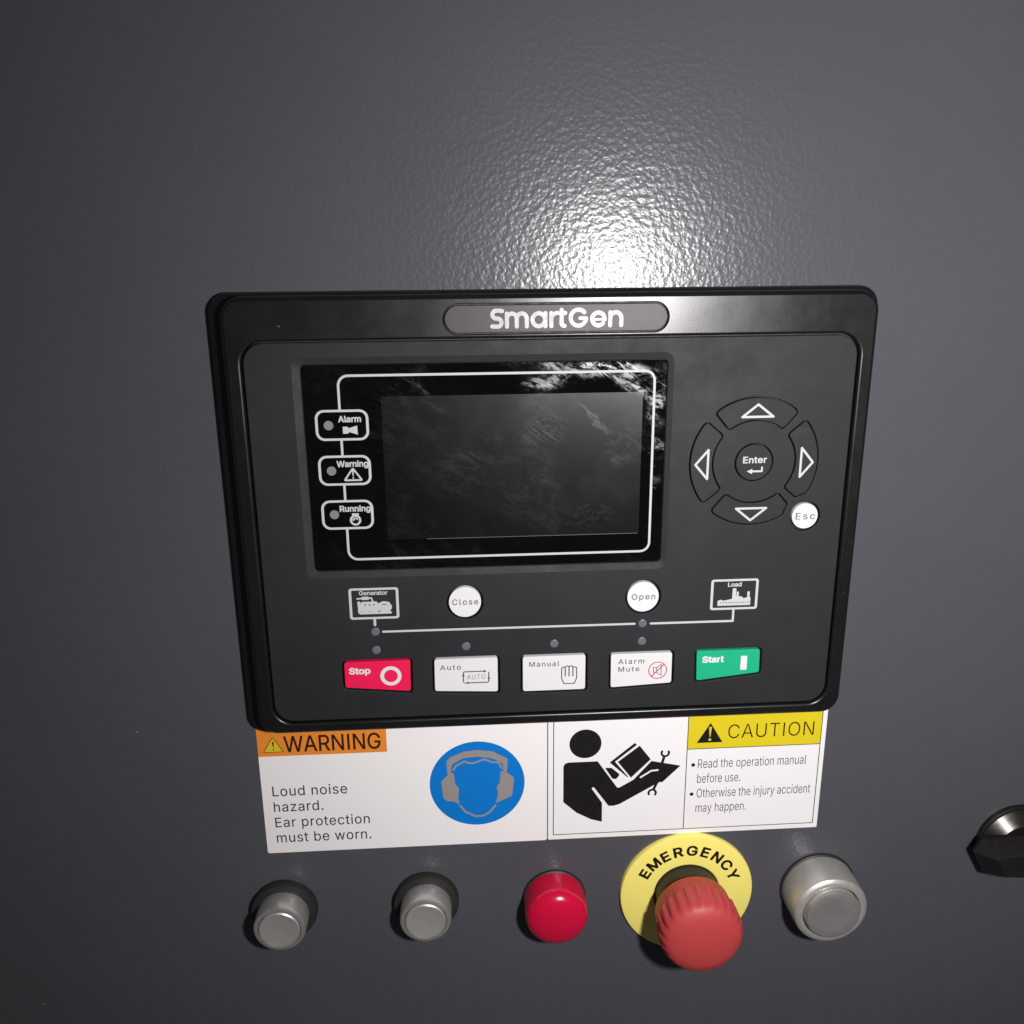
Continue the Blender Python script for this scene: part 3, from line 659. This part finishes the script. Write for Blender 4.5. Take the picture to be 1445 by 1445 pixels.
for kind, pts in (('up', [(63.5, 41.4), (58.6, 37.5), (68.5, 37.5)]), ('left', [(44.4, 22.5), (48.4, 27.2), (48.4, 17.8)]),
                  ('right', [(82.4, 22.5), (78.5, 27.2), (78.5, 17.8)]), ('down', [(63.3, 3.7), (58.4, 7.7), (68.3, 7.7)])):
    k = key(kind, 'face', 'charcoal %s arrow key' % kind, ZA)
    mark(k, 'icon', stroke(ccw(pts), .72, closed=True), 'white_print', ZA)

# ------------------------------------------------------------------ warning sticker (left)
ZL = .22
def sheet_part(t, name, loops, mat_, parent, z):
    return t.part(name, MB().sheet([l for l in loops], z), M[mat_], parent, False)
wl = Thing('warning_label', 'white sticker with orange WARNING header and blue ear protection sign', 'label', -52, -120)
back = wl.part('backing', MB().block(rrect(-102.9, -120.0, -1.62, -62, .8, 3), .02, ZL, .06), M['paper'])
Z1, Z2, Z3 = ZL+.03, ZL+.06, ZL+.09
sheet_part(wl, 'header', [ccw([(-102.85, -80.6), (-58.2, -80.6), (-58.2, -66), (-102.85, -66)])], 'orange', back, Z1)
tr = round_poly([(-97.45, -72.9), (-101.1, -79.0), (-93.9, -79.0)], .3, 2)
sheet_part(wl, 'hazard_triangle', [tr], 'brown', back, Z2)
sheet_part(wl, 'hazard_triangle', [offset(tr, -.22)], 'tri_yellow', back, Z3)
sheet_part(wl, 'exclamation_mark', [ccw([(-97.75, -74.9), (-97.55, -77.0), (-97.3, -77.0), (-97.1, -74.9)]), circle(-97.43, -77.9, .28, 12)], 'black', back, Z3+.02)
def lab_text(t, back, s, x0, x1, b, cap, mat_, bold=0.0, sp=0.0, z=Z2):
    t.part('lettering', MB().geo(text_geo(s, x0, x1, b, cap, bold, sp), z), M[mat_], back, False)
lab_text(wl, back, 'WARNING', -93.8, -60.3, -79.1, 6.1, 'brown', .008)
for s, x1, b in (('Loud noise', -73.0, -96.55), ('hazard.', -81.8, -102.9), ('Ear protection', -65.7, -109.25), ('must be worn.', -65.5, -115.6)):
    lab_text(wl, back, s, -99.2, x1, b, 3.95, 'text', .003, .03)
disc = wl.part('sign_disc', MB().sheet([circle(-26.75, -95.0, 17.0, 72)], Z1), M['blue'], back, False)
hp = []
band = [(-37.6, -85.6), (-36.3, -84.0), (-31.5, -81.9), (-26.8, -81.35), (-21.2, -82.2), (-15.7, -85.4), (-16.1, -90.9), (-17.5, -90.3), (-17.5, -87.1), (-21.3, -84.9), (-26.4, -84.0), (-31.6, -84.4), (-35.6, -86.7), (-36.1, -90.4), (-37.3, -90.4)]
cl = [(-37.2, -90.0), (-37.2, -90.9), (-39.6, -93.5), (-39.0, -100.4), (-37.7, -101.7), (-35.4, -101.8), (-33.2, -103.4), (-33.8, -100.9), (-33.3, -96.5), (-34.7, -94.8), (-35.0, -90.3)]
cr = [(-18.3, -90.1), (-16.1, -90.9), (-13.5, -93.2), (-14.3, -100.6), (-17.7, -102.1), (-20.2, -103.3), (-19.3, -99.4), (-19.9, -96.7), (-18.7, -95.1)]
for p in (band, cl, cr): hp.append(round_poly(p, .7, 3))
hp += stroke([(-33.0, -103.9), (-31.2, -106.4), (-27.6, -108.4), (-24.9, -108.4), (-22.3, -106.8), (-20.4, -104.3)], .75)
hp += stroke([(-35.1, -89.0), (-34.2, -87.4), (-31.1, -85.7), (-29.8, -86.5), (-27.9, -86.6), (-24.1, -85.2), (-21.3, -86.5), (-18.9, -86.7), (-18.1, -89.0)], .7)
sheet_part(wl, 'ear_defender_icon', hp, 'sign_grey', back, Z2)

# ------------------------------------------------------------------ caution sticker (right)
cl_ = Thing('caution_label', 'white sticker with yellow CAUTION header and black figure reading a manual', 'label', 49, -119.6)
back = cl_.part('backing', MB().block(rrect(-1.28, -119.9, 99.8, -62, .5, 3), .02, ZL, .06), M['paper2'])
sheet_part(cl_, 'header', [ccw([(49.1, -84.6), (97.95, -84.6), (97.95, -66), (49.1, -66)])], 'yellow', back, Z1)
L = []
for a_, b_ in (((.7, -66), (.7, -117.85)), ((.7, -117.85), (98.0, -117.85)), ((98.0, -117.85), (98.0, -66)), ((49.05, -66), (49.05, -117.85)), ((49.05, -84.65), (98.0, -84.65))):
    L += stroke([a_, b_], .30)
sheet_part(cl_, 'printed_frame', L, 'ink_line', back, Z2)
tr = round_poly([(57.1, -74.4), (52.4, -82.3), (61.8, -82.3)], .15, 2)
sheet_part(cl_, 'hazard_triangle', [tr], 'black', back, Z2)
sheet_part(cl_, 'exclamation_mark', [round_poly([(56.55, -75.9), (56.95, -80.0), (57.25, -80.0), (57.65, -75.9)], .4, 3), circle(57.1, -81.1, .55, 16)], 'tri_yellow', back, Z3)
lab_text(cl_, back, 'CAUTION', 63.7, 95.2, -80.95, 5.6, 'brown', -.006, .015)
for s, x0, x1, b in (('Read the operation manual', 53.3, 93.5, -92.65), ('before use.', 53.3, 69.3, -98.75), ('Otherwise the injury accident', 53.4, 95.9, -104.85), ('may happen.', 53.3, 72.2, -111.0)):
    lab_text(cl_, back, s, x0, x1, b, 3.7, 'ink_line', -.004, .0)
for y in (-91.2, -103.3):
    sheet_part(cl_, 'bullet', [circle(51.55, y, .72, 16)], 'black', back, Z2)
man = [circle(12.1, -80.75, 5.75, 48)]
man.append(ccw([(4.25, -89.6), (4.9, -88.4), (6.2, -88.0), (16.6, -88.0), (23.9, -99.1), (24.7, -99.2), (29.8, -96.2), (36.2, -88.8), (46.9, -91.2), (40.4, -97.8), (39.6, -97.6), (38.6, -98.1),
                (24.9, -106.1), (22.8, -106.7), (20.9, -106.6), (15.5, -98.7), (15.0, -98.6), (14.6, -99.1), (18.5, -105.2), (18.6, -113.2), (14.6, -112.0), (9.2, -108.9), (4.3, -104.2)]))
man.append(ccw([(21.0, -88.7), (29.9, -81.2), (30.7, -82.0), (22.9, -88.5), (28.1, -95.2), (27.4, -94.9)]))
man.append(ccw([(23.9, -88.6), (31.7, -82.4), (35.9, -88.1), (28.9, -95.3)]))
man.append(round_poly([(19.3, -90.8), (21.7, -90.9), (24.8, -93.8), (23.5, -95.6), (22.2, -95.5)], .5, 3))
man += stroke([(40.1, -89.8), (40.75, -87.4)], 1.0) + stroke(arc(41.1, -85.75, 1.35, 150, 385, 10), .8)
man += stroke([(38.6, -97.6), (37.3, -100.6)], 1.0) + stroke(arc(36.9, -102.0, 1.35, -35, 205, 10), .8)
sheet_part(cl_, 'reading_figure_icon', man, 'black', back, Z2)
sheet_part(cl_, 'cuff_line', stroke([(32.4, -95.3), (36.2, -92.8), (38.6, -92.6)], .65), 'paper2', back, Z3)

# ------------------------------------------------------------------ operator row under the stickers
def push_button(name, label, x, y):
    t = Thing(name, label, 'push button', x, y, 0, 'steel push buttons in the row under the stickers')
    t.part('collar', MB().lathe(x, y, [(12.0, .02), (12.0, 2.6), (11.6, 3.3), (10.2, 3.6), (9.2, 3.6)], cap1=False), M['rubber'])
    t.part('barrel', MB().lathe(x, y, [(9.3, 1.0), (9.3, 10.6), (9.0, 11.3), (8.2, 11.6), (7.6, 11.6), (7.45, 11.2)], cap1=False), M['steel'])
    t.part('cap', MB().lathe(x, y, [(7.3, 9.0), (7.3, 11.7), (6.9, 12.1), (5.5, 11.9), (3.0, 11.7), (.8, 11.6)]), M['satin'])
    return t.o
pb = push_button('push_button', 'steel push button with black collar, leftmost under the warning sticker', -98.6, -143.6)
copy_thing(pb, -46.6, -143.2, 'steel push button with black collar, between the leftmost button and the red lamp')

t = Thing('indicator_lamp', 'glossy red cylindrical lamp between the steel push buttons and the yellow disc', 'lamp', 1.1, -145.0)
t.part('base_ring', MB().lathe(1.1, -145.0, [(11.9, .02), (11.9, 1.0), (11.4, 1.4), (10.5, 1.4)], cap1=False), M['rubber'])
t.part('lens', MB().lathe(1.1, -145.0, [(11.5, 1.0), (11.5, 9.5), (11.2, 11.0), (10.3, 12.4), (8.6, 13.6), (6.0, 14.5), (3.0, 15.0), (.6, 15.1)]), M['lens_red'])

ex, ey = 51.2, -145.0
t = Thing('emergency_stop_button', 'red mushroom emergency stop button on a round yellow plate', 'emergency stop', ex, ey)
pl = MB()
n_ = 96
prof = [(25.3, .02), (25.3, 1.2), (25.0, 1.8), (24.4, 2.05), (12.9, 2.05), (12.5, 1.8), (12.4, .3)]
pl.lathe(ex, ey, prof, n_, cap1=False)
plate = t.part('yellow_plate', pl, M['em_yellow'])
t.part('lettering', MB().geo(arc_text_geo('EMERGENCY', ex, ey, 18.75, 149.5, 23.0, 3.9, 8.6, .030), 2.09), M['black'], plate, False)
t.part('collar', MB().lathe(ex, ey, [(12.2, .02), (12.2, 1.0), (11.8, 7.0)], cap1=True), M['rubber'])
hd = MB()
rows = []
nk = 144
for r, z, kn in ((10.5, 6.5, 0), (13.2, 9.2, 0), (13.9, 10.2, 0), (14.2, 15.6, 0), (14.35, 16.2, 1), (14.35, 23.5, 1), (13.9, 25.2, 0), (12.6, 26.6, 0), (9.5, 27.6, 0), (5.0, 28.2, 0), (.8, 28.4, 0)):
    rows.append([(ex+(r+(.6*(1 if i % 6 < 3 else 0) if kn else 0))*cos(2*pi*i/nk), ey+(r+(.6*(1 if i % 6 < 3 else 0) if kn else 0))*sin(2*pi*i/nk), z) for i in range(nk)])
hd.loft(rows, False, True)
t.part('mushroom_head', hd, M['em_red'])

sx, sy = 102.2, -146.2
t = Thing('metal_switch', 'large satin nickel switch right of the yellow emergency plate', 'switch', sx, sy)
t.part('gasket', MB().lathe(sx, sy, [(14.5, .02), (14.5, 1.0), (14.1, 1.3), (13, 1.3)], cap1=False), M['rubber'])
t.part('barrel', MB().lathe(sx, sy, [(13.9, .8), (13.8, 12.6), (13.5, 13.6), (12.7, 14.3), (11.6, 14.6), (11.0, 14.5), (10.7, 13.6), (10.5, 12.0)], cap1=False), M['satin'])
t.part('cap', MB().lathe(sx, sy, [(10.2, 9.0), (10.2, 15.4), (9.8, 16.1), (9.0, 16.4), (6.0, 16.2), (3.0, 16.0), (.6, 15.9)]), M['steel'])

kx, ky = 178.0, -130.0
t = Thing('rotary_switch', 'black rotary selector knob at the right edge of the panel', 'rotary switch', kx, ky)
t.part('base_ring', MB().lathe(kx, ky, [(15.6, .02), (15.6, 1.6), (15.2, 2.2)], cap1=False).lathe(kx, ky, [(14.9, 2.2), (15.2, 2.2)][::-1], cap1=False), M['knob'])
t.part('chrome_ring', MB().lathe(kx, ky, [(14.9, 1.8), (14.7, 2.5), (10.9, 6.4), (10.4, 6.6), (9.6, 6.4), (9.4, 5.0)], cap1=True), M['knob_ring'], sharp=14)
hl = [(159.7, -122.2), (157.0, -127.6), (162.2, -136.9), (170, -138.5), (186, -138.2), (196.3, -137.8), (199, -132.4), (193.8, -123.1), (186, -121.5), (170, -121.9)]
tp = [(163.5, -126.0), (163.0, -127.5), (166.0, -134.0), (171, -135.0), (185, -134.8), (192.5, -134.0), (193, -132.5), (190, -126.0), (185, -125.0), (171, -125.2)]
def lerp(a, b, s): return [(p[0]*(1-s)+q[0]*s, p[1]*(1-s)+q[1]*s) for p, q in zip(a, b)]
t.part('handle', MB().loft([at(ccw(offset(ccw(hl), -1.2)), 6.7), at(ccw(hl), 7.3), at(ccw(hl), 8.8), at(ccw(lerp(hl, tp, .05)), 9.2), at(ccw(lerp(hl, tp, .95)), 14.6),
       at(ccw(tp), 14.9), at(ccw(lerp(tp, [(178, -130)]*10, .06)), 15.1)], True, True), M['knob'], sharp=12)
